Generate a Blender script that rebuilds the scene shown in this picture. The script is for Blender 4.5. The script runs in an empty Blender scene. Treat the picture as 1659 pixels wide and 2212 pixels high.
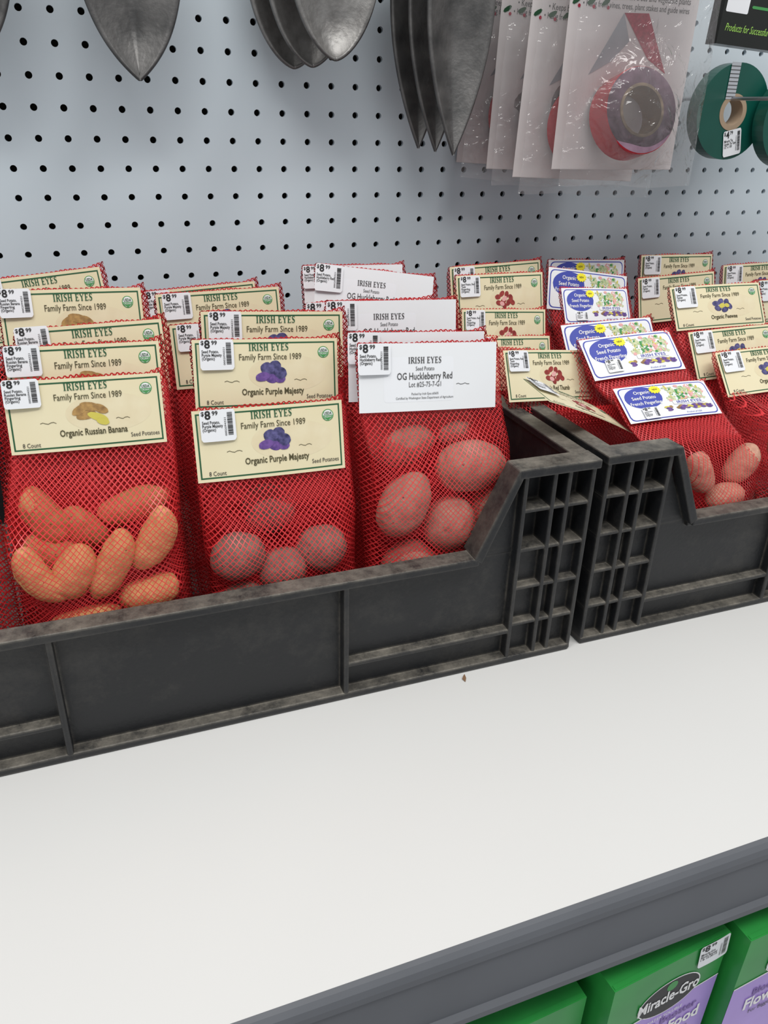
import bpy, bmesh, math, random
from mathutils import Vector, Matrix, Euler, noise
random.seed(7)
SC=bpy.context.scene
COL=SC.collection
# ---------- materials
def new_mat(name):
    m=bpy.data.materials.new(name);m.use_nodes=True
    nt=m.node_tree;return m,nt,nt.nodes['Principled BSDF']
def mat(name,c,rough=.5,metal=0,var=.06,scale=30,bump=0,bscale=200,c2=None,spec=None):
    m,nt,b=new_mat(name)
    tc=nt.nodes.new('ShaderNodeTexCoord');n=nt.nodes.new('ShaderNodeTexNoise')
    n.inputs['Scale'].default_value=scale;n.inputs['Detail'].default_value=5
    nt.links.new(tc.outputs['Object'],n.inputs['Vector'])
    r=nt.nodes.new('ShaderNodeValToRGB')
    if c2 is None: c2=tuple(min(1,x*(1-var*2)) for x in c[:3])
    r.color_ramp.elements[0].position=.3;r.color_ramp.elements[1].position=.7
    r.color_ramp.elements[0].color=(*c2[:3],1);r.color_ramp.elements[1].color=(*c[:3],1)
    nt.links.new(n.outputs['Fac'],r.inputs['Fac']);nt.links.new(r.outputs['Color'],b.inputs['Base Color'])
    b.inputs['Roughness'].default_value=rough;b.inputs['Metallic'].default_value=metal
    if spec is not None:b.inputs['Specular IOR Level'].default_value=spec
    if bump:
        n2=nt.nodes.new('ShaderNodeTexNoise');n2.inputs['Scale'].default_value=bscale;n2.inputs['Detail'].default_value=4
        nt.links.new(tc.outputs['Object'],n2.inputs['Vector'])
        bp=nt.nodes.new('ShaderNodeBump');bp.inputs['Strength'].default_value=bump;bp.inputs['Distance'].default_value=.001
        nt.links.new(n2.outputs['Fac'],bp.inputs['Height']);nt.links.new(bp.outputs['Normal'],b.inputs['Normal'])
    return m
def net_mat(name,c,t=.14):
    m,nt,b=new_mat(name)
    uv=nt.nodes.new('ShaderNodeUVMap');sp=nt.nodes.new('ShaderNodeSeparateXYZ');nt.links.new(uv.outputs[0],sp.inputs[0])
    def math_(op,a,bv=None):
        n=nt.nodes.new('ShaderNodeMath');n.operation=op
        for i,x in enumerate((a,bv)):
            if x is None: continue
            if isinstance(x,(int,float)): n.inputs[i].default_value=x
            else: nt.links.new(x,n.inputs[i])
        return n.outputs[0]
    U=math_('DIVIDE',sp.outputs[0],.0042);V=math_('DIVIDE',sp.outputs[1],.0043)
    res=[]
    for op in ('ADD','SUBTRACT'):
        s=math_(op,U,V);f=math_('FRACT',s);d=math_('SUBTRACT',f,.5);a=math_('ABSOLUTE',d)
        res.append(math_('GREATER_THAN',a,.5-t))
    k=math_('MAXIMUM',res[0],res[1])
    tr=nt.nodes.new('ShaderNodeBsdfTransparent');mx=nt.nodes.new('ShaderNodeMixShader')
    nt.links.new(k,mx.inputs[0]);nt.links.new(tr.outputs[0],mx.inputs[1]);nt.links.new(b.outputs[0],mx.inputs[2])
    nt.links.new(mx.outputs[0],nt.nodes['Material Output'].inputs['Surface'])
    b.inputs['Base Color'].default_value=(*c,1);b.inputs['Roughness'].default_value=.35
    return m
M={}
M['net']=net_mat('red_netting',(.70,.04,.045),.080)
M['netback']=net_mat('red_netting_back',(.50,.016,.020),.15)  # back panel of each sack: same net, drawn denser and darker red
M['cream']=mat('cream_card',(.80,.73,.50),.38,var=.04,scale=14,c2=(.77,.68,.44))
M['white']=mat('white_card',(.82,.84,.86),.5,var=.01)
M['label']=mat('white_sticker',(.84,.86,.89),.35,var=.01)
M['ink']=mat('black_ink',(.02,.02,.02),.5,var=0)
M['grayink']=mat('gray_ink',(.07,.07,.07),.5,var=0)
M['dgreen']=mat('dark_green_ink',(.02,.10,.04),.5,var=0)
M['brownink']=mat('olive_ink',(.08,.07,.03),.5,var=0)
M['green']=mat('green_ink',(.06,.30,.08),.5,var=0)
M['lgreen']=mat('foliage_ink',(.30,.45,.18),.5,scale=400,c2=(.75,.72,.5))
M['tan']=mat('tan_ink',(.50,.30,.10),.5,scale=300,c2=(.25,.14,.05))
M['yellow']=mat('yellow_ink',(.66,.58,.10),.5,var=.05)
M['byellow']=mat('bright_yellow_ink',(.95,.85,.03),.5,var=0)
M['purple']=mat('purple_ink',(.13,.12,.30),.5,scale=300,c2=(.02,.02,.08))
M['violet']=mat('violet_ink',(.20,.10,.36),.5,scale=300,c2=(.08,.04,.20))
M['redpot']=mat('dark_red_ink',(.38,.05,.04),.5,scale=300,c2=(.2,.02,.02))
M['pink']=mat('pink_ink',(.80,.42,.40),.5,var=.05)
M['blue']=mat('blue_ink',(.05,.07,.40),.5,var=0)
M['whiteink']=mat('white_ink',(.85,.85,.85),.5,var=0)
M['field']=mat('tan_card_field',(.74,.64,.42),.4,var=.05,scale=60,c2=(.80,.72,.50))
# ---------- builder
_tc={}
def text_geo(body,bold=0,shear=0):
    k=(body,bold,shear)
    if k in _tc:return _tc[k]
    cu=bpy.data.curves.new('t','FONT');cu.body=body;cu.size=1;cu.align_x='LEFT';cu.offset=bold;cu.resolution_u=2;cu.shear=shear
    ob=bpy.data.objects.new('t',cu);COL.objects.link(ob);bpy.context.view_layer.update()
    dg=bpy.context.evaluated_depsgraph_get();me=bpy.data.meshes.new_from_object(ob.evaluated_get(dg))
    vs=[v.co.copy() for v in me.vertices];fs=[tuple(p.vertices) for p in me.polygons]
    x0=min(v.x for v in vs);x1=max(v.x for v in vs)
    vs=[(v.x-x0,v.y) for v in vs]
    bpy.data.objects.remove(ob);bpy.data.curves.remove(cu);bpy.data.meshes.remove(me)
    _tc[k]=(vs,fs,x1-x0);return _tc[k]
EPS=.00012
class B:
    def __init__(s):s.v=[];s.f=[];s.m=[];s.mats=[]
    def mi(s,k):
        if k not in s.mats:s.mats.append(k)
        return s.mats.index(k)
    def geo(s,vs,fs,k):
        n=len(s.v);s.v+=[tuple(p) for p in vs];i=s.mi(k)
        for f in fs:s.f.append(tuple(a+n for a in f));s.m.append(i)
    def face(s,pts,k):s.geo(pts,[tuple(range(len(pts)))],k)
    def merge(s,o):
        n=len(s.v);s.v+=o.v
        for fa,mi in zip(o.f,o.m):s.f.append(tuple(a+n for a in fa));s.m.append(s.mi(o.mats[mi]))
    def strip(s,x0,x1,bot,top,k,l=1,step=.003):
        n=max(1,int((x1-x0)/step));vs=[];fs=[]
        for i in range(n+1):
            x=x0+(x1-x0)*i/n;vs+=[(x,-l*EPS,bot(x)),(x,-l*EPS,top(x))]
            if i<n:fs.append((2*i,2*i+2,2*i+3,2*i+1))
        s.geo(vs,fs,k)
    def rect(s,x0,x1,z0,z1,k,l=1):s.strip(x0,x1,lambda x:z0,lambda x:z1,k,l,.004)
    def rrect(s,x0,x1,z0,z1,r,k,l=1):
        def c(x):
            d=max(x0+r-x,x-(x1-r),0);return r-math.sqrt(max(0,r*r-d*d))
        s.strip(x0,x1,lambda x:z0+c(x),lambda x:z1-c(x),k,l,.0011)
    def bigell(s,cx,cz,rx,rz,k,l=1):
        h=lambda x:rz*math.sqrt(max(0,1-((x-cx)/rx)**2))
        s.strip(cx-rx,cx+rx,lambda x:cz-h(x),lambda x:cz+h(x),k,l,.0008)
    def poly(s,pts,k,l=1):
        a=sum(pts[i][0]*pts[(i+1)%len(pts)][1]-pts[(i+1)%len(pts)][0]*pts[i][1] for i in range(len(pts)))
        if a<0:pts=pts[::-1]
        s.face([(x,-l*EPS,z) for x,z in pts],k)
    def ell(s,cx,cz,rx,rz,k,l=1,rot=0,n=20,jit=0):
        r=random.Random(int((cx+cz*3)*1e6));pts=[]
        for i in range(n):
            a=2*math.pi*i/n;q=1+jit*(r.random()-.5);x=rx*math.cos(a)*q;z=rz*math.sin(a)*q
            pts.append((cx+x*math.cos(rot)-z*math.sin(rot),cz+x*math.sin(rot)+z*math.cos(rot)))
        s.poly(pts,k,l)
    def text(s,body,x,z,size,k,l=3,al='C',width=None,bold=0,rot=0,shear=0):
        vs,fs,w=text_geo(body,bold,shear);sx=size if width is None else width/w
        W=w*sx;ox={'C':-W/2,'L':0,'R':-W}[al]
        c,d=math.cos(rot),math.sin(rot)
        s.geo([(x+(a*sx+ox)*c-b*size*d,-l*EPS,z+(a*sx+ox)*d+b*size*c) for a,b in vs],fs,k)
    def box(s,x0,x1,y0,y1,z0,z1,k):
        vs=[(x0,y0,z0),(x1,y0,z0),(x1,y1,z0),(x0,y1,z0),(x0,y0,z1),(x1,y0,z1),(x1,y1,z1),(x0,y1,z1)]
        s.geo(vs,[(0,3,2,1),(4,5,6,7),(0,1,5,4),(1,2,6,5),(2,3,7,6),(3,0,4,7)],k)
    def prism(s,pts,y0,y1,k):
        n=len(pts);a=sum(pts[i][0]*pts[(i+1)%n][1]-pts[(i+1)%n][0]*pts[i][1] for i in range(n))
        if a<0:pts=pts[::-1]
        vs=[(x,y0,z) for x,z in pts]+[(x,y1,z) for x,z in pts]
        fs=[tuple(range(n)),tuple(range(2*n-1,n-1,-1))]+[((i+1)%n,i,i+n,(i+1)%n+n) for i in range(n)]
        s.geo(vs,fs,k)
    def bend(s,fn):s.v=[fn(*p) for p in s.v]
    def mesh(s,name,smooth=False):
        me=bpy.data.meshes.new(name);me.from_pydata(s.v,[],s.f)
        for k in s.mats:me.materials.append(M[k])
        me.polygons.foreach_set('material_index',s.m)
        if smooth:me.polygons.foreach_set('use_smooth',[True]*len(s.f))
        me.update();return me
def obj(name,me,parent=None,loc=(0,0,0),rot=(0,0,0),scale=(1,1,1)):
    o=bpy.data.objects.new(name,me);COL.objects.link(o)
    if parent:o.parent=parent
    o.location=loc;o.rotation_euler=rot;o.scale=scale
    if me is None:o.empty_display_size=.02
    return o
def thing(o,label,cat,group=None,kind=None):
    o['label']=label;o['category']=cat
    if group:o['group']=group
    if kind:o['kind']=kind
    return o
def bevel(o,w,seg=2):
    m=o.modifiers.new('bev','BEVEL');m.width=w;m.segments=seg;m.limit_method='ANGLE';m.angle_limit=math.radians(40)
# ---------- camera
cam=bpy.data.cameras.new('camera');co=bpy.data.objects.new('camera',cam);COL.objects.link(co)
co.location=(.0402,-.8568,.0815);co.rotation_euler=[math.radians(x) for x in (63.039,-1.435,-20.557)]
cam.sensor_fit='HORIZONTAL';cam.sensor_width=36;cam.lens=36*1705.5/1659;cam.clip_start=.02
SC.camera=co
# ---------- pegboard wall
M['peg']=mat('pegboard_paint',(.64,.72,.775),.40,var=.02,scale=6,c2=(.60,.685,.74))
M['dark']=mat('dark_backing',(.03,.025,.02),.9,var=.1)
b=B();P=.0254;r=.0031;NS=12
for i in range(-14,52):
    for j in range(-13,18):
        cx,cz=i*P,j*P
        ring_=[(cx+r*math.cos(2*math.pi*k/NS+math.pi/4),cz+r*math.sin(2*math.pi*k/NS+math.pi/4)) for k in range(NS)]
        h=P/2;sq=[]
        for k in range(NS):
            a=2*math.pi*k/NS+math.pi/4;c,s_=math.cos(a),math.sin(a);m_=max(abs(c),abs(s_));sq.append((cx+h*c/m_,cz+h*s_/m_))
        vs=[(x,0,z) for x,z in sq]+[(x,0,z) for x,z in ring_]+[(x,.005,z) for x,z in ring_]
        fs=[]
        for k in range(NS):
            n=(k+1)%NS;fs.append((k,n,NS+n,NS+k));fs.append((NS+k,NS+n,2*NS+n,2*NS+k))
        b.geo(vs,fs,'peg')
b.box(-14.5*P,51.5*P,.012,.016,-13.5*P,17.5*P,'dark')
w=obj('wall_back',b.mesh('wall_back'));w['kind']='structure'
# ---------- shelf
M['shelf']=mat('white_laminate',(.71,.71,.695),.42,var=.015,scale=3)
M['edge']=mat('gray_shelf_edge',(.115,.123,.138),.45,var=.05,scale=20,spec=.5)
b=B();b.box(-.6,1.7,-.612,-.001,-.345,-.3302,'shelf')
sh=obj('shelf',None);thing(sh,'white laminate store shelf with a gray front edge','shelf')
o=obj('shelf_board',b.mesh('shelf_board'),sh);bevel(o,.001)
b=B()
prof=[(-.611,-.3300),(-.614,-.3305),(-.6165,-.333),(-.6178,-.337),(-.6178,-.342),(-.6155,-.346),(-.6150,-.388),(-.618,-.391),(-.618,-.396),(-.612,-.396),(-.612,-.345),(-.611,-.345)]
n=len(prof);vs=[(x,y,z) for x in(-.6,1.7) for y,z in prof]
b.geo(vs,[(i,(i+1)%n,(i+1)%n+n,i+n) for i in range(n)]+[tuple(range(n))[::-1],tuple(range(n,2*n))],'edge')
o=obj('front_edge',b.mesh('front_edge'),sh);o['label']='dark gray plastic front edge strip'
b=B();b.box(-.6,1.7,-.66,-.001,-.64,-.6165,'shelf')
o=obj('lower_shelf',b.mesh('lower_shelf'));thing(o,'white lower store shelf carrying green boxes','shelf');bevel(o,.001)
b=B();b.box(-.6,1.7,-.001,.012,-.66,-13.5*P,'peg');o=obj('wall_lower',b.mesh('wall_lower'));o['kind']='structure'
# ---------- crates
m,nt,bs=new_mat('dusty_black_plastic')
tc=nt.nodes.new('ShaderNodeTexCoord');ge=nt.nodes.new('ShaderNodeNewGeometry');sx=nt.nodes.new('ShaderNodeSeparateXYZ')
nt.links.new(ge.outputs['Normal'],sx.inputs[0])
n1=nt.nodes.new('ShaderNodeTexNoise');n1.inputs['Scale'].default_value=38;n1.inputs['Detail'].default_value=10;n1.inputs['Roughness'].default_value=.78
nt.links.new(tc.outputs['Object'],n1.inputs['Vector'])
n4=nt.nodes.new('ShaderNodeTexNoise');n4.inputs['Scale'].default_value=300;n4.inputs['Detail'].default_value=4
nt.links.new(tc.outputs['Object'],n4.inputs['Vector'])
n5=nt.nodes.new('ShaderNodeTexNoise');n5.inputs['Scale'].default_value=9;n5.inputs['Detail'].default_value=12;n5.inputs['Roughness'].default_value=.8
nt.links.new(tc.outputs['Object'],n5.inputs['Vector'])
def mth(op,a,bv,cl=True):
    n=nt.nodes.new('ShaderNodeMath');n.operation=op;n.use_clamp=cl
    for i,x in enumerate((a,bv)):
        if isinstance(x,(int,float)):n.inputs[i].default_value=x
        else:nt.links.new(x,n.inputs[i])
    return n.outputs[0]
up=mth('MULTIPLY',mth('MAXIMUM',sx.outputs[2],0),.8)
nz=mth('MULTIPLY',mth('SUBTRACT',n1.outputs['Fac'],.34),2.4)
bvn=nt.nodes.new('ShaderNodeBevel');bvn.samples=6;bvn.inputs[0].default_value=.0035
dt=nt.nodes.new('ShaderNodeVectorMath');dt.operation='DOT_PRODUCT';nt.links.new(bvn.outputs[0],dt.inputs[0]);nt.links.new(ge.outputs['True Normal'],dt.inputs[1])
ed=mth('MULTIPLY',mth('SUBTRACT',1,dt.outputs['Value']),2.2)
sm_=mth('MULTIPLY',mth('SUBTRACT',n5.outputs['Fac'],.5),.5)
f=mth('ADD',mth('ADD',mth('MULTIPLY',up,nz),sm_),mth('MULTIPLY',mth('MULTIPLY',ed,nz),.85))
mx=nt.nodes.new('ShaderNodeMix');mx.data_type='RGBA';nt.links.new(f,mx.inputs[0])
mx.inputs[6].default_value=(.010,.011,.013,1);mx.inputs[7].default_value=(.30,.275,.23,1)
nt.links.new(mx.outputs[2],bs.inputs['Base Color']);bs.inputs['Roughness'].default_value=.45
bp=nt.nodes.new('ShaderNodeBump');bp.inputs['Strength'].default_value=.3;bp.inputs['Distance'].default_value=.0008;nt.links.new(n4.outputs['Fac'],bp.inputs['Height']);nt.links.new(bp.outputs['Normal'],bs.inputs['Normal'])
M['crate']=m
b=B();X0,X1=-.214,.397;MIR=X0+X1
def bx(x0,x1,y0,y1,z0,z1,mir=False):
    b.box(x0,x1,y0,y1,z0,z1,'crate')
    if mir:b.box(MIR-x1,MIR-x0,y0,y1,z0,z1,'crate')
bx(X0+.01,X1-.01,-.386,-.012,-.3295,-.3255)
bx(X0+.005,X1-.005,-.3865,-.3825,-.3292,-.2225)
bx(MIR-.299,.299,-.3975,-.3805,-.2285,-.222)
bx(X0+.002,X1-.003,-.3965,-.384,-.3298,-.324)
bx(MIR-.298,.298,-.3905,-.384,-.2325,-.2283)
for x in(-.0095,.1925):bx(x-.0022,x+.0022,-.3962,-.384,-.329,-.223)
bx(.1925,.333,-.3955,-.384,-.3005,-.2965,True)
bx(.3345,.3955,-.377,-.373,-.3290,-.1545,True)
for x in(.3340,.3590,.3720,.3933):bx(x-.0018,x+.0018,-.3958,-.3735,-.3288,-.1542,True)
for z in(-.1885,-.223,-.258,-.293):bx(.3338,.3952,-.3950,-.3736,z-.0016,z+.0016,True)
bx(.3336,.3954,-.3957,-.3734,-.3296,-.3252,True)
bx(.3265,.3974,-.3980,-.3765,-.1592,-.1517,True)
for mi in(0,1):
    g=(lambda x:MIR-x) if mi else (lambda x:x)
    b.prism([(g(x),z) for x,z in((.2945,-.2224),(.3262,-.1519),(.3330,-.1521),(.3012,-.2270))],-.3976,-.376,'crate')
    b.prism([(g(x),z) for x,z in((.300,-.2275),(.3332,-.1562),(.3343,-.2275))],-.3868,-.3808,'crate')
bx(.3835,.3870,-.3795,-.0085,-.3293,-.1583,True)
bx(.3815,.3970,-.3790,-.0065,-.1588,-.1520,True)
bx(.3868,.3935,-.3785,-.0067,-.226,-.222,True)
bx(.3868,.3955,-.3786,-.0066,-.3297,-.3254,True)
y=-.352
while y<-.02:
    bx(.3867,.3933,y-.0015,y+.0015,-.3294,-.1552,True);y+=.034
bx(X0+.002,X1-.002,-.014,-.010,-.3291,-.1581);bx(X0+.001,X1-.001,-.02,-.0062,-.1594,-.1523)
cme=b.mesh('plastic_crate')
for dx,lab in((0,'black plastic crate with dusty ribbed cutout front, full of bagged potatoes'),(.6195,'black plastic crate beside another, holding red net potato bags')):
    o=obj('plastic_crate',cme,None,(dx,.003 if dx else 0,0));thing(o,lab,'crate','black crates on the shelf');bevel(o,.0012)
# ---------- cards
CW,CH=.108,.052
def frame(b,x0,x1,z0,z1,t,k,l=1):
    b.rect(x0,x1,z1-t,z1,k,l);b.rect(x0,x1,z0,z0+t,k,l);b.rect(x0,x0+t,z0,z1,k,l);b.rect(x1-t,x1,z0,z1,k,l)
def curve_card(k=.0020,W=CW):
    def fn(x,y,z):return (x,y-k*(1-(2*x/W)**2),z)
    return fn
def base(b,W,H,k):
    n,mr=54,1;vs=[];fs=[]
    for j in range(mr+1):
        for i in range(n+1):vs.append((-W/2+W*i/n,0,-H*j/mr))
    for j in range(mr):
        for i in range(n):
            a=j*(n+1)+i;fs.append((a,a+n+1,a+n+2,a+1))
    b.geo(vs,fs,k)
def serif_title(b,x,z,size,width,k,l,body='IRISH EYES'):
    G={'I':(.42,[((.21,0),(.21,1),.15)],[(.21,0,.36),(.21,1,.36)]),
       'R':(.78,[((.2,0),(.2,1),.15),((.2,.96),(.5,.96),.07),((.5,.96),(.62,.84),.11),((.62,.86),(.62,.66),.14),((.62,.68),(.5,.52),.11),((.2,.50),(.5,.50),.07),((.42,.5),(.72,.03),.14)],[(.2,0,.34),(.16,1,.28),(.74,0,.16)]),
       'S':(.60,[((.50,.95),(.28,.97),.07),((.28,.97),(.14,.84),.11),((.13,.84),(.16,.66),.14),((.15,.64),(.46,.40),.16),((.46,.42),(.48,.20),.14),((.48,.18),(.32,.03),.11),((.34,.03),(.10,.06),.07),((.51,1),(.51,.76),.05),((.09,.0),(.09,.26),.05)],[]),
       'H':(.86,[((.2,0),(.2,1),.15),((.66,0),(.66,1),.15),((.2,.52),(.66,.52),.07)],[(.2,0,.34),(.2,1,.34),(.66,0,.34),(.66,1,.34)]),
       'E':(.70,[((.2,0),(.2,1),.15),((.2,.965),(.6,.965),.07),((.2,.52),(.48,.52),.07),((.2,.035),(.62,.035),.07),((.60,1),(.60,.78),.05),((.62,0),(.62,.24),.05),((.48,.64),(.48,.40),.05)],[(.14,0,.26),(.14,1,.26)]),
       'Y':(.80,[((.4,0),(.4,.5),.15),((.4,.45),(.12,1),.14),((.4,.45),(.68,1),.07)],[(.4,0,.34),(.12,1,.28),(.68,1,.26)]),' ':(.32,[],[])}
    tot=sum(G[c][0] for c in body)+.06*len(body);sx=width/tot;cx=x-width/2
    for c in body:
        adv,st,se=G[c]
        for (p,q,t) in st:
            t*=1.25
            dx,dz=(q[0]-p[0])*sx,(q[1]-p[1])*size;L=math.hypot(dx,dz);T=t*(sx if abs(dx)<abs(dz) else size)/2;nx,nz=-dz/L*T,dx/L*T
            x0,z0,x1,z1=cx+p[0]*sx,z+p[1]*size,cx+q[0]*sx,z+q[1]*size
            b.poly([(x0+nx,z0+nz),(x1+nx,z1+nz),(x1-nx,z1-nz),(x0-nx,z0-nz)],k,l)
        for (sxx,sz,wd) in se:
            zz=z+sz*size;d=.07*size*(1 if sz==0 else -1)
            b.poly([(cx+(sxx-wd/2)*sx,zz),(cx+(sxx+wd/2)*sx,zz),(cx+(sxx+wd/2)*sx,zz+d),(cx+(sxx-wd/2)*sx,zz+d)],k,l+.3)
        cx+=(adv+.06)*sx
def cream_card(title,kind):
    b=B();base(b,CW,CH,'cream');W,H=CW,CH
    fx=lambda u:(u-.5)*W
    fz=lambda v:-v*H
    frame(b,fx(.020),fx(.980),fz(.955),fz(.045),.0011,'dgreen')
    serif_title(b,fx(.51),fz(.165),.0052,.0300,'dgreen',3)
    b.text('Family Farm Since 1989',fx(.52),fz(.295),.0066,'brownink',width=.0465,bold=.004)
    b.text(title,fx(.53),fz(.795),.0068,'brownink',width=.0019*len(title)+.005,bold=.018)
    b.text('8 Count',fx(.075),fz(.915),.0046,'ink',al='L',width=.0120)
    b.text('Seed Potatoes',fx(.955),fz(.875),.0046,'ink',al='R',width=.0205)
    cx,cz=fx(.895),fz(.20)
    b.ell(cx,cz,.0044,.0044,'green',2);b.ell(cx,cz,.0038,.0038,'whiteink',3)
    b.poly([(cx-.0037,cz-.0001),(cx+.0037,cz-.0001),(cx+.0031,cz-.0022),(cx,cz-.0038),(cx-.0031,cz-.0022)],'green',4)
    b.text('USDA',cx,cz+.0004,.0030,'dgreen',5,width=.0060,bold=.02);b.text('ORGANIC',cx,cz-.0019,.0021,'whiteink',5,width=.0060)
    for u0,u1,v in((.20,.30,.60),(.68,.77,.60)):
        for q in range(6):
            a=u0+(u1-u0)*q/6;c=u0+(u1-u0)*(q+1)/6
            z1=fz(v)+.0006*math.sin(q*1.7);z2=fz(v)+.0006*math.sin((q+1)*1.7)
            b.poly([(fx(a),z1),(fx(c),z2),(fx(c),z2+.0004),(fx(a),z1+.0004)],'brownink',2)
    b.bigell(fx(.64),fz(.5),.030,.014,'field',.5)
    cx,cz=fx(.52),fz(.50)
    if kind=='purple':
        b.ell(cx,cz+.001,.005,.004,'purple',1.5)
        for dx,dz,rx,rz,k,ro in((-.003,.004,.0050,.0047,'purple',0),(.003,.0058,.0045,.0043,'purple',.3),(.0070,.0005,.0045,.0047,'purple',.5),(-.0065,-.002,.0055,.0034,'violet',.2),(.000,-.0035,.0050,.0034,'violet',-.2),(.0065,-.004,.0040,.0030,'violet',.1)):
            b.ell(cx+dx,cz+dz,rx,rz,k,2+abs(dx)*300,ro,18,.08)
    elif kind=='banana':
        for dx,dz,rx,rz,k,ro in((-.007,.003,.006,.0030,'tan',.5),(.000,.005,.007,.0032,'tan',-.2),(.007,.003,.006,.0030,'tan',-.5),(-.003,-.001,.007,.0032,'tan',.2),(.005,-.003,.0075,.0028,'yellow',-.4),(.008,-.0065,.0045,.0024,'yellow',-.3)):
            b.ell(cx+dx,cz+dz,rx,rz,k,2+abs(dz)*300,ro,18,.08)
    elif kind=='thumb':
        for i,(dx,dz) in enumerate(((-.007,.003),(-.002,.006),(.004,.005),(.009,.002),(-.006,-.003),(.0,-.001),(.006,-.003),(.001,-.006),(.011,-.003))):
            b.ell(cx+dx,cz+dz,.0036,.0026,'redpot',2+i*.1,i*.7,14,.08)
        b.ell(cx+.001,cz+.001,.0034,.0024,'pink',4,.5,14);b.ell(cx-.002,cz-.004,.003,.0022,'pink',4,-.4,14)
    else:
        for i,(dx,dz) in enumerate(((-.007,.003),(-.001,.005),(.006,.004),(.009,-.001),(-.005,-.003),(.003,-.005))):
            b.ell(cx+dx,cz+dz,.0042,.0032,'purple',2+i*.1,i*.7,14,.08)
        b.ell(cx+.000,cz+.000,.0036,.0028,'yellow',4,.5,14);b.ell(cx+.006,cz+.000,.003,.0024,'yellow',4,-.4,14)
    b.bend(curve_card());return b.mesh('header_card')
def white_card():
    b=B();base(b,CW,CH,'white');fx=lambda u:(u-.5)*CW;fz=lambda v:-v*CH
    b.rrect(fx(.17),fx(.67),fz(.86),fz(.20),.002,'label',.5)
    serif_title(b,fx(.46),fz(.295),.0048,.0260,'grayink',3)
    b.text('Seed Potato',fx(.46),fz(.40),.0044,'grayink',width=.0145)
    b.text('OG Huckleberry Red',fx(.46),fz(.53),.0076,'grayink',width=.043,bold=.008)
    b.text('Lot #25-75-7-G1',fx(.46),fz(.64),.0056,'grayink',width=.0250)
    b.text('Packed by Irish Eyes #3605',fx(.46),fz(.76),.0026,'grayink',width=.021)
    b.text('Certified by Washington State Department of Agriculture',fx(.46),fz(.82),.0026,'grayink',width=.045)
    for q in range(6):
        a=.69+.10*q/6;z1=fz(.62)+.0005*math.sin(q*2);z2=fz(.62)+.0005*math.sin(q*2+2)
        b.poly([(fx(a),z1),(fx(a+.017),z2),(fx(a+.017),z2+.0004),(fx(a),z1+.0004)],'grayink',2)
    b.bend(curve_card());return b.mesh('header_card')
def blue_card():
    b=B();W,H=CW,CH;base(b,W,H,'white');fx=lambda u:(u-.5)*W;fz=lambda v:-v*H
    b.rrect(fx(.02),fx(.98),fz(.96),fz(.04),.006,'blue',1);b.rrect(fx(.032),fx(.968),fz(.935),fz(.065),.0052,'white',2)
    b.bigell(fx(.25),fz(.36),.021,.0155,'blue',3)
    for i,(t,wd) in enumerate((('Organic',.018),('Seed Potato',.027),('French Fingerling',.035))):
        b.text(t,fx(.25),fz(.25+.15*i),.0066,'whiteink',5,width=wd,bold=.015)
    pts=[]
    for i in range(24):
        a=2*math.pi*i/24;rr=.0062 if i%2 else .0046;pts.append((fx(.40)+rr*1.2*math.cos(a),fz(.17)+rr*math.sin(a)))
    b.poly(pts,'byellow',6);b.text('NEW',fx(.40),fz(.19),.0035,'ink',8,width=.006)
    rnd=random.Random(5)
    for i in range(120):
        u=.50+.42*rnd.random();v=.12+.42*rnd.random()
        b.ell(fx(u),fz(v),.0026*(.5+rnd.random()),.0013*(.6+rnd.random()),rnd.choice(['lgreen','lgreen','green','lgreen','yellow','pink']),3+i*.02,rnd.random()*3,7)
    for i in range(40):
        u=.42+.50*rnd.random();v=.68+.10*rnd.random()
        b.ell(fx(u),fz(v),.0034,.0016,rnd.choice(['violet','yellow','tan','violet']),5+i*.03,rnd.random()-.5,10)
    b.rrect(fx(.52),fx(.88),fz(.635),fz(.53),.001,'whiteink',6.5)
    b.text('IRISH EYES',fx(.70),fz(.615),.0052,'blue',8,width=.030,bold=.01)
    b.text('Product of USA',fx(.70),fz(.90),.003,'blue',7,width=.018)
    b.bend(curve_card(.0015));return b.mesh('header_card')
cards={'A':cream_card('Organic Russian Banana','banana'),'B':cream_card('Organic Purple Majesty','purple'),'C':white_card(),'D':cream_card('Organic Red Thumb','thumb'),'E':blue_card(),'F':cream_card('Organic Peewee','py')}
def price_label(lines,pr=('8','99'),W=.027,H=.0245):
    b=B();b.rrect(0,W,-H,0,.0022,'label',0)
    b.text('$',.0012,-.0042,.0046,'ink',2,'L',bold=.02);b.text(pr[0],.0038,-.0070,.0092,'ink',2,'L',bold=.025);b.text(pr[1],.0094,-.0042,.0046,'ink',2,'L',bold=.02)
    for i,t in enumerate(lines):
        b.text(t,.0015,-.0108-.0028*i,.0034,'ink',2,'L',width=min(.0175,.00112*len(t)),bold=.014)
    rnd=random.Random(len(lines[1]));z=-.0025
    while z>-H+.004:
        t=.0002+.0005*rnd.random();b.poly([(W-.0062,z),(W-.0022,z),(W-.0022,z-t),(W-.0062,z-t)],'ink',2);z-=t+.0002+.0003*rnd.random()
    b.text('0002094321',W-.0072,-H+.004,.0022,'ink',2,'L',width=.014,rot=math.pi/2)
    b.bend(lambda x,y,z:(x,y-.0007*math.sin(x*90),z))
    return b.mesh('price_label')
labels={'A':price_label(['Seed Potato,','Russian Banana','Fingerling','(Organic)']),'B':price_label(['Seed Potato,','Purple Majesty','(Organic)']),'C':price_label(['Seed Potato,','Huckleberry Red','(Organic)']),
'D':price_label(['Seed Potato, Red','Thumb','Fingerling','(Organic)']),'E':price_label(['Seed Potato,','French','Fingerling','(Organic)']),'F':price_label(['Seed Potato,','Peewee','(Organic)'])}
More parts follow.
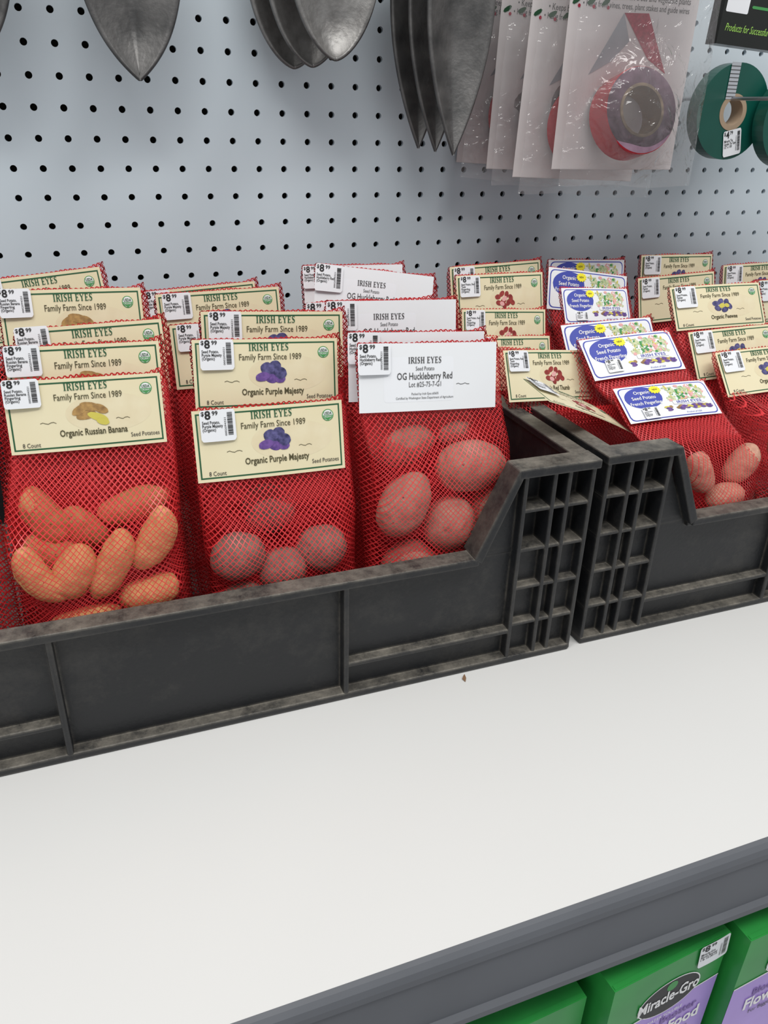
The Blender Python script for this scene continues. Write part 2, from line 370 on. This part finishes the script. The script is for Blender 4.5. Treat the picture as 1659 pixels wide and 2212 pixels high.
# ---------- POT : kind, x, y, z, r (mm), elongation, turn
POT=[('A',-10,-366,-196,9.6,2.5,-62),('A',11,-363,-199,12.4,1.65,60),('A',36,-365,-197,10.4,2.8,62),('A',65,-363,-183,11.0,2.3,62),('A',58,-364,-223,11.9,1.9,15),('A',15,-366,-236,9.5,2.6,5),
('A',-2,-338,-168,11.2,2.0,-60),('A',22,-338,-179,10.9,1.7,-55),('A',56,-336,-168,11.1,2.3,15),('A',-2,-341,-192,10.7,1.6,-20),
('B',122,-359,-208,18.6,1.06,30),('B',154,-361,-225,17.5,1.05,0),('B',185,-358,-212,18.3,1.06,20),('B',125,-362,-246,17.0,1.1,0),('B',189,-363,-248,15.6,1.15,10),('B',152,-328,-190,18.5,1.1,0),
('C',252,-357,-187,20.0,1.45,58),('C',307,-354,-165,20.5,1.45,-5),('C',290,-358,-207,20.5,1.1,30),('C',325,-352,-206,16.5,1.1,40),('C',259,-359,-243,21,1.15,5),('C',260,-328,-147,21,1.3,10),('C',300,-328,-140,17,1.3,10),('C',303,-358,-250,19,1.2,0),
('E',530,-362,-196,11.5,2.0,-62),('E',566,-362,-225,14.4,1.4,10),('E',590,-350,-200,13,1.7,60),('F',636,-350,-188,13.5,1.9,-65),('F',642,-360,-214,12.5,1.7,-40)]
POT=[(k,x/1000,y/1000,z/1000,r/1000,e,math.radians(t)) for k,x,y,z,r,e,t in POT]
# ---------- sacks
FLOOR=-.325
def sack(x,y,z,lean,roll,w,h,yb,xb,hw1,T,seed,pots=None):
    """closed net pouch in a frame located at header top centre"""
    front=pots is not None
    NV,NU=(64,40) if front else (30,16)
    dz=(z+.0015)-FLOOR;tl=math.tan(lean);d0=h*math.cos(lean)*.75
    rnd=Vector((seed*3.1,seed*1.7,0));R=2*NU
    ys=[];xs=[];zs=[];cums=[];cum=0;prev=None;pf=[]
    for j in range(NV+1):
        t=j/NV;d=dz*t-.0015
        yc=.0022-tl*max(d,0);lim=yb-y
        yc=max(yc,lim) if lim<0 else yc
        sm=min(1,max(0,(d-d0)/.07));sm=sm*sm*(3-2*sm)
        th=.0012+T*sm
        if t>.93:th*=max(.15,math.sqrt(max(0,1-((t-.93)/.075)**2)))
        hw=(w/2+.0035)*(1-sm)+hw1*sm
        if d<.003:hw-=.002
        xc=(xb-x)*sm+.0015*(1-sm)
        if prev is not None:cum+=math.hypot(dz/NV,yc-prev)
        prev=yc
        rowx=[];rowy=[];rowz=[]
        for side in(0,1):
            for i in range(NU):
                s=-1+2*i/NU if side==0 else 1-2*i/NU
                prof=(1-abs(s)**(5 if side==0 else 4))
                px=xc+hw*s;py=yc+(-th if side==0 else th)*prof
                nz_=noise.noise(Vector((px*28,(-d)*22,side*5.))+rnd)
                py+=nz_*(.0006+.0028*sm)*prof
                px+=noise.noise(Vector((s*2,d*18,3))+rnd)*.0025*sm
                pz=-d-math.sin(roll)*px*(1-sm)+((.0015*noise.noise(Vector((px*60,1,0))+rnd)+.003*max(0,s-.75)*4) if j==0 else 0)
                rowx.append(px);rowy.append(max(py,-.3795-y));rowz.append(pz)
        xs.append(rowx);ys.append(rowy);zs.append(rowz);cums.append(cum);pf.append(sm)
    if front:
        H=[[-ys[j][i] for i in range(NU+1)] for j in range(NV+1)]
        E=[[-9.]*(NU+1) for _ in range(NV+1)]
        for j in range(NV+1):
            for i in range(NU+1):
                X,Z=x+xs[j][i],z+zs[j][i]
                for (k,px,py,pz,r_,el,ro) in pots:
                    a=((X-px)*math.cos(ro)+(Z-pz)*math.sin(ro))/(r_*el*1.12);c=(-(X-px)*math.sin(ro)+(Z-pz)*math.cos(ro))/(r_*1.14)
                    q=a*a+c*c
                    if q<1:E[j][i]=max(E[j][i],-(py-y)+r_*.9*math.sqrt(1-q)*1.06+.0024)
        for it in range(10):
            G=[row[:] for row in H]
            for j in range(1,NV):
                if pf[j]<.02:continue
                for i in range(1,NU):
                    G[j][i]=(H[j-1][i]+H[j+1][i]+H[j][i-1]+H[j][i+1])/4
                    if E[j][i]>G[j][i]:G[j][i]=E[j][i]
                    G[j][i]=min(G[j][i],.3805+y)
            H=G
        for j in range(NV+1):
            for i in range(NU+1):ys[j][i]=-H[j][i]
    vs=[];uvs=[]
    for j in range(NV+1):
        for q in range(R):
            vs.append((xs[j][q],ys[j][q],zs[j][q]));s=(-1+2*q/NU)
            uvs.append((s*.058,cums[j]))
    fs=[];mi=[]
    for j in range(NV):
        for i in range(R):
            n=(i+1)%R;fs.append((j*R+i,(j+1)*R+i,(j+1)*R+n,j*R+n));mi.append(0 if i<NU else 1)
    fs.append(tuple(NV*R+i for i in range(R))[::-1]);mi.append(1)
    me=bpy.data.meshes.new('net_sack');me.from_pydata(vs,[],fs);me.materials.append(M['net']);me.materials.append(M['netback'])
    ul=me.uv_layers.new(name='UVMap')
    for p in me.polygons:
        p.use_smooth=True;p.material_index=mi[p.index]
        us=[]
        for li in p.loop_indices:
            u,v=uvs[me.loops[li].vertex_index];ul.data[li].uv=(u,v);us.append(u)
        if len(us)==4 and max(us)-min(us)>.1:
            for li in p.loop_indices:
                if ul.data[li].uv[0]<.0:ul.data[li].uv[0]+=.232
    return me
DESC={'A':('red net bag of fingerling potatoes with cream header card','bags of fingerling potatoes'),
'B':('red net bag of purple potatoes with cream header card','bags of purple potatoes'),
'C':('red net bag of red potatoes with plain white header card','bags of red potatoes with white cards'),
'D':('red net bag with cream card picturing small red potatoes','bags of small red potatoes'),
'E':('red net bag with white card, blue oval and blue border','bags with blue and white cards'),
'F':('red net bag with cream card picturing purple and yellow potatoes','bags of purple and yellow potatoes')}
T={'A1':(35,-330,-77,14,0,1,96,46,-352,29),'A2':(38,-310,-61,14,0,1,96,50,-302,31),'A3':(44,-285,-54,14,0,-1,95,50,-258,32),'A4':(35,-240,-39,14,0,1,96,50,-213,31),'A5':(11,-160,-42,12,0,-5,96,50,-145,15),'A6':(-90,-310,-80,14,0,0,96,50,-345,-85),
'B1':(154,-335,-106,14,0,1,107,50,-352,157),'B2':(161,-305,-67,14,0,3,105,49,-302,160),'B3':(175,-270,-56,12,0,3,108,50,-258,163),'B4':(154,-220,-74,14,0,0,102,50,-213,158),'B5':(152,-165,-60,12,0,-1,105,50,-162,155),'B6':(140,-120,-65,10,0,-3,106,50,-115,150),
'C1':(275,-335,-70,14,0,3,110,49,-352,285),'C2':(273,-318,-66,12,0,3,110,50,-302,280),'C3':(277,-255,-56,12,0,2,112,50,-258,280),'C6':(265,-235,-60,12,0,1,110,50,-213,278),'C4':(290,-180,-46,14,0,8,111,50,-168,280),'C5':(282,-140,-48,12,0,1,97,50,-120,278),
'D0':(415,-310,-132,62,73,59,129,38,-350,468),
'D1':(430,-250,-110,28,11,7,99,46,-302,468),'D2':(414,-210,-106,22,0,3,85,50,-255,468),'D3':(425,-175,-89,18,0,3,91,50,-210,468),'D4':(436,-140,-62,15,0,0,97,50,-160,468),'D5':(452,-100,-59,12,0,-2,106,50,-112,468),
'E1':(521,-300,-135,55,4,2,103,38,-350,562),'E2':(513,-250,-102,48,0,-2,102,43,-302,562),'E3':(516,-215,-97,35,0,-1,103,43,-257,562),'E4':(529,-170,-75,30,3,4,80,36,-212,562),'E5':(554,-120,-68,20,0,8,98,43,-160,562),'E6':(571,-90,-61,12,0,2,98,43,-112,565),
'F1':(670,-260,-123,38,2,0,112,46,-350,668),'F2':(658,-230,-109,32,0,-1,108,50,-300,667),'F3':(673,-180,-76,30,0,0,118,46,-240,668),'F4':(680,-110,-78,15,0,-2,106,50,-150,670),'F5':(710,-70,-63,12,0,1,103,50,-95,690),
'G1':(832,-130,-85,15,0,0,112,50,-160,790),'G2':(837,-70,-77,12,0,-1,110,50,-100,800)}
for k,(x,y,z,lean,yaw,roll,w,h,yb,xb) in T.items():
    kind='F' if k[0]=='G' else k[0]
    x,y,z,w,h,yb,xb=[q/1000 for q in(x,y,z,w,h,yb,xb)];lean,yaw,roll=[math.radians(q) for q in(lean,yaw,roll)]
    lying=k=='D0'
    root=obj('seed_potato_bag',None,None,(x,y,z),(0,0,0))
    thing(root,DESC[kind][0] if not lying else 'red net bag slumped over with its cream card folded sideways','potato bag',DESC[kind][1])
    hw1={'A':.057,'B':.057,'C':.059}.get(kind,.048)
    pots=[p for p in POT if p[0]==kind] if k in('A1','B1','C1','E1','F1') else None
    sd=sum(map(ord,k))%17
    if lying:
        me=sack(x,y,z,math.radians(20),0,.085,.05,yb,xb,hw1,.022,sd)
        me.transform(Matrix.Translation((.045,.01,-.018)))
    else:me=sack(x,y,z,lean,roll,w,h,yb,xb,hw1,.02 if pots else .019,sd,pots)
    obj('net_sack',me,root)
    rm=Matrix.Rotation(yaw,3,'Z')@Matrix.Rotation(-lean,3,'X')@Matrix.Rotation(roll,3,'Y');e=rm.to_euler()
    hc=obj('header_card',cards[kind],root,rm@Vector((0,-.0012,.0008)),e,(w/CW,1,h/CH))
    px,pz=.03,.0
    if kind=='A':px,pz=.00,.002
    if kind=='B':px,pz=.045,.001
    if kind=='C':px,pz=-.01,.001
    if kind=='E':px,pz=.16,-.024
    lab=obj('price_label',labels[kind],root)
    lab.location=rm@Vector((-w/2+px*w,-.0036,pz));lab.rotation_euler=e
    s=(.9 if kind!='E' else .66)*w/CW;lab.scale=(s,1,s*(h/.050))
def potato_mat(name,c1,c2,spot,spots=1.6):
    m,nt,b=new_mat(name);tc=nt.nodes.new('ShaderNodeTexCoord')
    n=nt.nodes.new('ShaderNodeTexNoise');n.inputs['Scale'].default_value=1.8;n.inputs['Detail'].default_value=10;n.inputs['Roughness'].default_value=.7
    nt.links.new(tc.outputs['Object'],n.inputs['Vector'])
    r=nt.nodes.new('ShaderNodeValToRGB');r.color_ramp.elements[0].position=.32;r.color_ramp.elements[1].position=.64
    r.color_ramp.elements[0].color=(*c2,1);r.color_ramp.elements[1].color=(*c1,1);nt.links.new(n.outputs['Fac'],r.inputs['Fac'])
    v=nt.nodes.new('ShaderNodeTexVoronoi');v.inputs['Scale'].default_value=spots;nt.links.new(tc.outputs['Object'],v.inputs['Vector'])
    r2=nt.nodes.new('ShaderNodeValToRGB');r2.color_ramp.elements[0].position=.06;r2.color_ramp.elements[1].position=.12
    r2.color_ramp.elements[0].color=(1,1,1,1);r2.color_ramp.elements[1].color=(0,0,0,1);nt.links.new(v.outputs['Distance'],r2.inputs['Fac'])
    mx=nt.nodes.new('ShaderNodeMix');mx.data_type='RGBA';nt.links.new(r2.outputs['Color'],mx.inputs[0]);nt.links.new(r.outputs['Color'],mx.inputs[6]);mx.inputs[7].default_value=(*spot,1)
    nt.links.new(mx.outputs[2],b.inputs['Base Color']);b.inputs['Roughness'].default_value=.5
    bp=nt.nodes.new('ShaderNodeBump');bp.inputs['Strength'].default_value=.4;bp.inputs['Distance'].default_value=.02;nt.links.new(n.outputs['Fac'],bp.inputs['Height']);nt.links.new(bp.outputs['Normal'],b.inputs['Normal'])
    return m
PM={'A':potato_mat('orange_tan_skin',(.82,.44,.18),(.62,.29,.11),(.28,.13,.06)),'B':potato_mat('purple_brown_skin',(.32,.22,.165),(.18,.105,.09),(.06,.035,.035),2.2),'C':potato_mat('red_skin',(.52,.30,.22),(.36,.17,.13),(.12,.05,.045),2.0),'E':potato_mat('pink_skin',(.72,.42,.29),(.52,.25,.18),(.25,.1,.08))}
PM['F']=PM['E']
def potato_mesh(kind,seed,el):
    bm=bmesh.new();bmesh.ops.create_icosphere(bm,subdivisions=5,radius=1)
    o_=Vector((seed*7.3,seed*2.1,seed))
    for v in bm.verts:
        p=v.co.copy();pe=Vector((p.x*el,p.y,p.z))
        n=noise.noise(pe*.55+o_)*.16+noise.noise(pe*1.5+o_)*.05
        q=p*(1+n)
        for e in range(7):
            d=Vector((math.sin(e*2.4+seed),-abs(math.cos(e*1.9+seed*2)),math.sin(e*3.7+seed*.5))).normalized()
            dd=(p-d).length
            if dd<.15:q*=1-.04*(1-(dd/.15)**2)
        q.x*=el
        if el>1.5:
            k=1.06-.08*abs(p.x)
            u=min(1,abs(p.x));rr=math.hypot(p.y,p.z)
            if rr>1e-4:k*=min(1.35,((1-u**3.2)**.5)/rr) if u<.999 else 1
            q.y*=k;q.z*=k
            q.z+=(.16+.12*math.sin(seed*2))*((q.x/el)**2-.3)*el*.7
        v.co=q
    me=bpy.data.meshes.new('potato');bm.to_mesh(me);bm.free()
    for p in me.polygons:p.use_smooth=True
    me.materials.append(PM[kind]);return me
PL={'A':('orange-tan fingerling potato inside a red net bag','fingerling potatoes in the net bag'),'B':('round dusty purple potato inside a red net bag','purple potatoes in the net bag'),'C':('red-skinned potato inside a red net bag','red potatoes in the net bag'),'E':('pinkish fingerling potato inside a red net bag','pink fingerlings in the net bags')}
PL['F']=PL['E']
for i,(k,x,y,z,r_,el,ro) in enumerate(POT):
    o=obj('potato',potato_mesh(k,i+1,el),None,(x,y,z),(0,-ro,0),(r_,r_*.88,r_));thing(o,PL[k][0],'potato',PL[k][1])
# ---------- trowels
M['cast']=mat('cast_gray_metal',(.32,.315,.305),.45,.7,scale=55,c2=(.15,.145,.14),bump=.4,bscale=250)
M['castd']=mat('dark_cast_metal',(.20,.195,.19),.5,.7,scale=40,c2=(.08,.08,.08),bump=.4,bscale=250)
M['grip']=mat('black_rubber_grip',(.03,.03,.03),.6)
M['wire']=mat('zinc_wire',(.5,.5,.52),.3,.9)
def trowel(tx,ty,tz,hwf,L,depth,k,lab,rotz=0,crease=0,tilt=0):
    root=obj('garden_trowel',None,None,(tx,ty,tz),(0,tilt,rotz));thing(root,lab,'garden trowel','hanging garden trowels')
    b=B();NR,NC=36,18;vs=[];fs=[]
    for j in range(NR+1):
        d=L*(j/NR)**1.6;hw=max(.0004,hwf(d))
        for i in range(NC+1):
            s=-1+2*i/NC;dp=depth*min(1,hw/.03)*((1-abs(s)**2)*(1-crease)+crease*(1-abs(s)))
            vs.append((hw*s,dp,d))
    for j in range(NR):
        for i in range(NC):
            a=j*(NC+1)+i;fs.append((a,a+1,a+NC+2,a+NC+1))
    b.geo(vs,fs,k);o=obj('blade',b.mesh('blade',True),root)
    m=o.modifiers.new('s','SOLIDIFY');m.thickness=.0030;m.offset=0
    def lathe(nm,prof,k2,yo):
        b=B();vs=[];fs=[];n=14
        for z,r_ in prof:
            for i in range(n):
                a=2*math.pi*i/n;vs.append((r_*math.cos(a),yo+r_*math.sin(a),z))
        for j in range(len(prof)-1):
            for i in range(n):
                q=(i+1)%n;fs.append((j*n+i,j*n+q,(j+1)*n+q,(j+1)*n+i))
        fs.append(tuple((len(prof)-1)*n+i for i in range(n)));b.geo(vs,fs,k2);obj(nm,b.mesh(nm,True),root)
    lathe('neck',[(L-.02,.003),(L-.005,.008),(L+.03,.007),(L+.05,.008)],k,depth)
    lathe('handle',[(L+.045,.009),(L+.05,.013),(L+.08,.015),(L+.12,.013),(L+.15,.0155),(L+.163,.012),(L+.166,.003)],'grip',depth)
wide=lambda d:(.0485*(1-math.exp(-d/.039)))*(1 if d<.13 else max(.25,1-((d-.13)/.03)**2*.7))
rnd_=lambda d:.0425*math.sqrt(max(0,1-(1-min(d/.085,1))**2))**1.25*(1 if d<.12 else max(.3,1-((d-.12)/.03)**2*.7))
nar=lambda d:.0335*(1-(1-min(d/.13,1))**1.9)*(1 if d<.17 else max(.3,1-((d-.17)/.03)**2*.7))
trowel(.115,-.06,.099,wide,.15,.018,'castd','pointed gray metal trowel blade hanging on pegboard',0,.75)
trowel(-.014,-.06,.104,wide,.15,.018,'castd','pointed gray metal trowel blade hanging on pegboard',0,.75)
for i,(dx,dy,dz) in enumerate(((.258,-.035,.115),(.270,-.055,.116),(.285,-.078,.121))):
    trowel(dx,dy,dz,rnd_,.14,.014,'cast','broad round-tipped cast metal trowel in a hanging stack',0,.15)
for i,(dx,dy,dz) in enumerate(((.383,-.045,.048),(.393,-.065,.046),(.402,-.088,.044))):
    trowel(dx,dy,dz,nar,.19,.016,'castd','long narrow transplanting trowel hanging in a stack',0,.3)
# ---------- hanging tape packs
m,nt,bs=new_mat('clear_crinkled_plastic')
tr=nt.nodes.new('ShaderNodeBsdfTransparent');tr.inputs[0].default_value=(.97,.97,.97,1)
gl=nt.nodes.new('ShaderNodeBsdfGlossy');gl.inputs['Roughness'].default_value=.10
lw=nt.nodes.new('ShaderNodeLayerWeight');lw.inputs[0].default_value=.34
tcn=nt.nodes.new('ShaderNodeTexCoord');nn=nt.nodes.new('ShaderNodeTexNoise');nn.inputs['Scale'].default_value=34;nn.inputs['Detail'].default_value=3;nn.inputs['Distortion'].default_value=1.8
bp=nt.nodes.new('ShaderNodeBump');bp.inputs['Distance'].default_value=.008;bp.inputs['Strength'].default_value=.9
nt.links.new(tcn.outputs['Object'],nn.inputs['Vector']);nt.links.new(nn.outputs['Fac'],bp.inputs['Height']);nt.links.new(bp.outputs['Normal'],gl.inputs['Normal']);nt.links.new(bp.outputs['Normal'],lw.inputs['Normal'])
df=nt.nodes.new('ShaderNodeBsdfDiffuse');df.inputs[0].default_value=(.85,.8,.8,1)
m1=nt.nodes.new('ShaderNodeMixShader');m1.inputs[0].default_value=.08;nt.links.new(tr.outputs[0],m1.inputs[1]);nt.links.new(df.outputs[0],m1.inputs[2])
m2=nt.nodes.new('ShaderNodeMixShader');nt.links.new(lw.outputs['Fresnel'],m2.inputs[0]);nt.links.new(m1.outputs[0],m2.inputs[1]);nt.links.new(gl.outputs[0],m2.inputs[2])
nt.links.new(m2.outputs[0],nt.nodes['Material Output'].inputs['Surface'])
M['plastic']=m
M['insert']=mat('white_insert_card',(.88,.83,.82),.5,var=.02)  # white card; faint pink of red reflected light is mixed into its colour
M['redtape']=mat('shiny_red_tape',(.66,.03,.05),.22,.1,var=.1)
M['tapeface']=mat('wound_tape_side',(.17,.095,.135),.35,.3,scale=80,c2=(.28,.18,.24))
M['core']=mat('cardboard_core',(.42,.31,.21),.8,var=.1)
M['silver']=mat('silver_print',(.50,.53,.57),.3,.1,var=.1)
M['redprint']=mat('red_ribbon_print',(.58,.03,.08),.35,.1,scale=200,c2=(.35,.01,.04))
def ring(prof,k_list,n=56):
    b=B();N=len(prof)
    for j in range(N):
        (y0,r0),(y1,r1)=prof[j],prof[(j+1)%N];vs=[];fs=[]
        for i in range(n):
            a=2*math.pi*i/n;vs+=[(r0*math.cos(a),y0,r0*math.sin(a)),(r1*math.cos(a),y1,r1*math.sin(a))]
        for i in range(n):
            q=(i+1)%n;fs.append((2*i,2*i+1,2*q+1,2*q))
        b.geo(vs,fs,k_list[j])
    return b
roll_b=ring([(-.014,.024),(-.014,.0385),(-.013,.0392),(.016,.0392),(.016,.024)],['tapeface','redtape','redtape','tapeface','core'])
r2=ring([(-.015,.0215),(-.015,.0242),(.016,.0242),(.016,.0215)],['core']*4)
roll_b.merge(r2);roll_me=roll_b.mesh('tape_roll')
def insert():
    b=B();b.rect(-.073,.073,-.148,.10,'insert',0)
    b.rect(-.073,.073,-.1485,.1,'insert',-4)
    b.text('• Keeps birds off fruit trees and vegetable plants',-.055,-.0005,.0078,'grayink',2,'L',width=.118)
    b.text('• Hang from vines, trees, plant stakes and guide wires',-.059,-.0080,.0074,'grayink',2,'L',width=.122)
    b.poly([(-.012,-.011),(-.002,-.034),(-.020,-.052),(-.044,-.064)],'silver',2)
    b.poly([(-.012,-.011),(.016,-.010),(.046,-.060),(.022,-.048)],'redprint',3)
    for i in range(7):
        x=-.066+.018*(i%4);z=.008+.012*(i//4)
        b.poly([(x,z),(x+.0012,z),(x+.0016,z+.011),(x+.0004,z+.011)],'brownink',2)
        for q in range(5):b.ell(x+.004*math.sin(q*2),z+.004+.0018*q,.0028,.0016,'green',3,q,8)
        for q in range(3):b.ell(x+.004*math.cos(q*2.2),z+.004+.002*q,.0012,.0012,'redprint',4,0,8)
    for i in range(3):
        x=-.066+.016*i;b.ell(x,-.004,.005,.0022,'dgreen',3,.5,8,.4);b.ell(x+.003,-.008,.0016,.0016,'redprint',4,0,8)
    return b
ins_me=insert().mesh('insert_card')
def bagsheet(seed,bulge,W=.154,side=-1):
    b=B();nx,nz=30,48;vs=[];fs=[];o_=Vector((seed*4.4,seed,0))
    for j in range(nz+1):
        for i in range(nx+1):
            s=-1+2*i/nx;t=j/nz;z=.10-.262*t;x=s*W/2*(1+.03*t+.02*noise.noise(Vector((seed,t*4,0))))
            rr=math.hypot(x,z+.095)
            bul=bulge*max(0,1-(rr/.062)**2)
            y=side*(.006+bul)*(1-s**8)+.003*noise.noise(Vector((x*30,z*14,side))+o_)*(1-s**6)
            if t>.85:z+=.006*noise.noise(Vector((x*14,0,seed)))*(t-.85)/.15
            vs.append((x,y,z))
    for j in range(nz):
        for i in range(nx):
            a=j*(nx+1)+i;fs.append((a,a+nx+1,a+nx+2,a+1))
    b.geo(vs,fs,'plastic');return b
for i,(x,y,dz,ry) in enumerate(((.5645,-.148,-.001,0),(.5505,-.108,-.010,.03),(.538,-.070,-.004,.02),(.525,-.032,-.002,.05))):
    sc=.978 if i==0 else 1
    root=obj('hanging_tape_pack',None,None,(x,y,.180+dz),(0,ry,0),(sc,sc,sc));thing(root,'clear hanging bag with white card and red bird scare tape roll','garden tape','hanging packs of red tape')
    obj('plastic_bag',bagsheet(i+1,.020 if i==0 else .008).mesh('plastic_bag',True),root)
    obj('insert_card',ins_me,root,(0,.026,0))
    if i==0:obj('tape_roll',roll_me,root,(-.003,.001,-.097),(math.radians(-15),0,math.radians(-3)))
    else:obj('tape_roll',roll_me,root,(-.006,.008,-.098),(math.radians(-3),0,0),(1,.6,1))
M['greentape']=mat('dark_green_tape',(.004,.085,.062),.3,var=.1)
g_b=ring([(-.008,.017),(-.008,.046),(.008,.046),(.008,.017)],['greentape']*4)
g_b.merge(ring([(-.0085,.0125),(-.0085,.0175),(.0085,.0175),(.0085,.0125)],['core']*4));g_me=g_b.mesh('tape')
gl_me=price_label(['Miracle Tie','Garden Tie Tape','1/2" x 150'],('4','79'))
for i,(x,y,z) in enumerate(((.716,-.10,.089),(.786,-.122,.082),)):
    root=obj('garden_tie_tape_roll',None,None,(x,y,z));thing(root,'dark green garden tie tape roll with cardboard core on hook','garden tape','green tie tape rolls')
    obj('tape',g_me,root)
    if i==0:
        obj('price_label',gl_me,root,(-.008,-.009,-.019),(0,-.22,0),(.85,1,1.05))
        b=B();b.rect(-.006,.006,.012,.046,'silver',0)
        for q in range(9):b.rect(-.006,.006,.014+.0035*q,.0148+.0035*q,'grayink',1)
        obj('paper_band',b.mesh('paper_band'),root,(-.008,-.0088,0))
def rod(name,pts,r_,k,label,cat,grp=None):
    cu=bpy.data.curves.new(name,'CURVE');cu.dimensions='3D';cu.bevel_depth=r_;cu.bevel_resolution=3
    sp=cu.splines.new('POLY');sp.points.add(len(pts)-1)
    for q,p in zip(sp.points,pts):q.co=(*p,1)
    ob=bpy.data.objects.new('t',cu);COL.objects.link(ob);bpy.context.view_layer.update()
    me=bpy.data.meshes.new_from_object(ob.evaluated_get(bpy.context.evaluated_depsgraph_get()));bpy.data.objects.remove(ob)
    me.materials.clear();me.materials.append(M[k]);o=obj(name,me);thing(o,label,cat,grp);return o
for x,z,l in((.711,.1016,.22),(.787,.0762,.22),(.115,.335,.10),(-.014,.335,.10),(.28,.33,.13),(.40,.33,.13),(.56,.28,.19)):
    x=round(x/P)*P;z=round(z/P)*P
    rod('peg_hook',[(x,.004,z),(x,-.005,z),(x,-l,z),(x,-l-.01,z+.012)],.002,'wire','zinc wire hook plugged into the pegboard','hook','pegboard hooks')
M['blackpk']=mat('black_glossy_package',(.012,.014,.012),.25,var=.1)
M['limeink']=mat('lime_ink',(.35,.65,.12),.5,var=0)
b=B();b.box(-.065,.065,-.008,.008,0,.10,'blackpk')
q=B();q.text('Products for Successful G',-.058,.012,.0095,'limeink',1,'L',width=.062,shear=.3);q.rrect(-.062,-.034,.028,.05,.001,'label',1);q.ell(.01,.07,.05,.02,'green',1)
q.rrect(-.03,.06,.0335,.036,.001,'green',.5)
q.bend(lambda x,y,z:(x,y-.0082,z));b.merge(q)
o=obj('garden_product_package',b.mesh('garden_product_package'),None,(.742,-.10,.147),(0,.05,0));thing(o,'glossy black garden product package with green lettering','package')
# ---------- boxes below
M['boxgreen']=mat('green_carton',(.03,.33,.06),.35,var=.1,scale=12,c2=(.015,.20,.04))
M['lav']=mat('lavender_print',(.42,.28,.72),.35,var=.05)
M['purp']=mat('deep_violet_print',(.16,.06,.35),.35,var=.05)
def carton(W=.104,D=.062,H=.186):
    b=B();b.box(-W/2,W/2,0,D,0,H,'boxgreen')
    f=B();a=.04;cx=.004
    f.poly([(-W/2,.0),(W/2,.0),(W/2,H-.046),(-W/2,H-.056)],'lav',1)
    f.poly([(-W/2,H-.056),(W/2,H-.046),(W/2,H-.0448),(-W/2,H-.0545)],'whiteink',2)
    f.ell(cx,H-.040,.0285,.0185,'whiteink',2,.08,32);f.ell(cx,H-.040,.0275,.0175,'ink',3,.08,32)
    f.ell(cx,H-.0285,.005,.005,'green',4,.8,12)
    f.text('Miracle-Gro',cx,H-.0455,.0175,'whiteink',5,width=.056,bold=.025,rot=a)
    f.text('WATER SOLUBLE',cx,H-.064,.005,'whiteink',5,width=.034,rot=a)
    f.text('Bloom Booster',cx,H-.073,.0115,'purp',5,width=.066,bold=.02,rot=a)
    f.text('Flower Food',cx,H-.088,.019,'whiteink',6,width=.076,bold=.03,rot=a)
    f.text('For Bigger, Better Blooms',cx,H-.097,.007,'ink',5,width=.06,rot=a)
    f.bend(lambda x,y,z:(x,y-.0002,z))
    b.merge(f)
    b.box(-W/2+.001,W/2-.001,.001,.004,H-.0005,H+.0006,'boxgreen')
    return b.mesh('carton')
cart=carton()
bl=price_label(['Miracle-Gro','Bloom Booster','1 lb 15-30-15'])
for i,(x,y,z,rz) in enumerate(((.358,-.612,-.6165,.08),(.470,-.616,-.6165,.04),(.244,-.606,-.6165,.05),(.352,-.52,-.6165,0),(.462,-.52,-.6165,.02),(.585,-.60,-.6165,0),(.575,-.52,-.6165,0),(.24,-.52,-.6165,0))):
    root=obj('plant_food_box',None,None,(x,y,z),(0,0,rz));thing(root,'green and lavender plant food carton with black oval logo','box','plant food cartons on the lower shelf')
    obj('carton',cart,root,scale=(1,1,.90 if i==2 else (1.04 if y==-.52 else 1)))
    if i==0:obj('price_label',bl,root,(.022,-.0012,.188),(0,-.1,0))
M['leaf']=mat('dried_leaf',(.22,.12,.06),.8)
b=B()
b.geo([(0,0,.0005),(.002,.003,.002),(.0035,.009,.001),(.001,.006,.0025),(-.001,.004,.001)],[(0,1,2,3,4)],'leaf')
o=obj('leaf_scrap',b.mesh('leaf_scrap'),None,(.290,-.408,-.3302));thing(o,'tiny dried leaf scrap lying on the white shelf','leaf')
# ---------- light
w=bpy.data.worlds.new('w');SC.world=w;w.use_nodes=True
w.node_tree.nodes['Background'].inputs[0].default_value=(.95,.97,1,1);w.node_tree.nodes['Background'].inputs[1].default_value=.45
def area(loc,size,sy,e,target,c=(1,.985,.96)):
    l=bpy.data.lights.new('ceiling_light','AREA');l.shape='RECTANGLE';l.size=size;l.size_y=sy;l.energy=e;l.color=c
    o=bpy.data.objects.new('ceiling_light',l);COL.objects.link(o);o.location=loc
    o.rotation_euler=(Vector(target)-Vector(loc)).to_track_quat('-Z','Y').to_euler();return o
area((.5,-1.4,2.0),2.6,.4,44,(.3,-.2,-.2))
area((-.6,-.8,2.1),.4,2.0,18,(.2,-.3,-.2))
SC.view_settings.view_transform='Standard'
SC.cycles.transparent_max_bounces=32
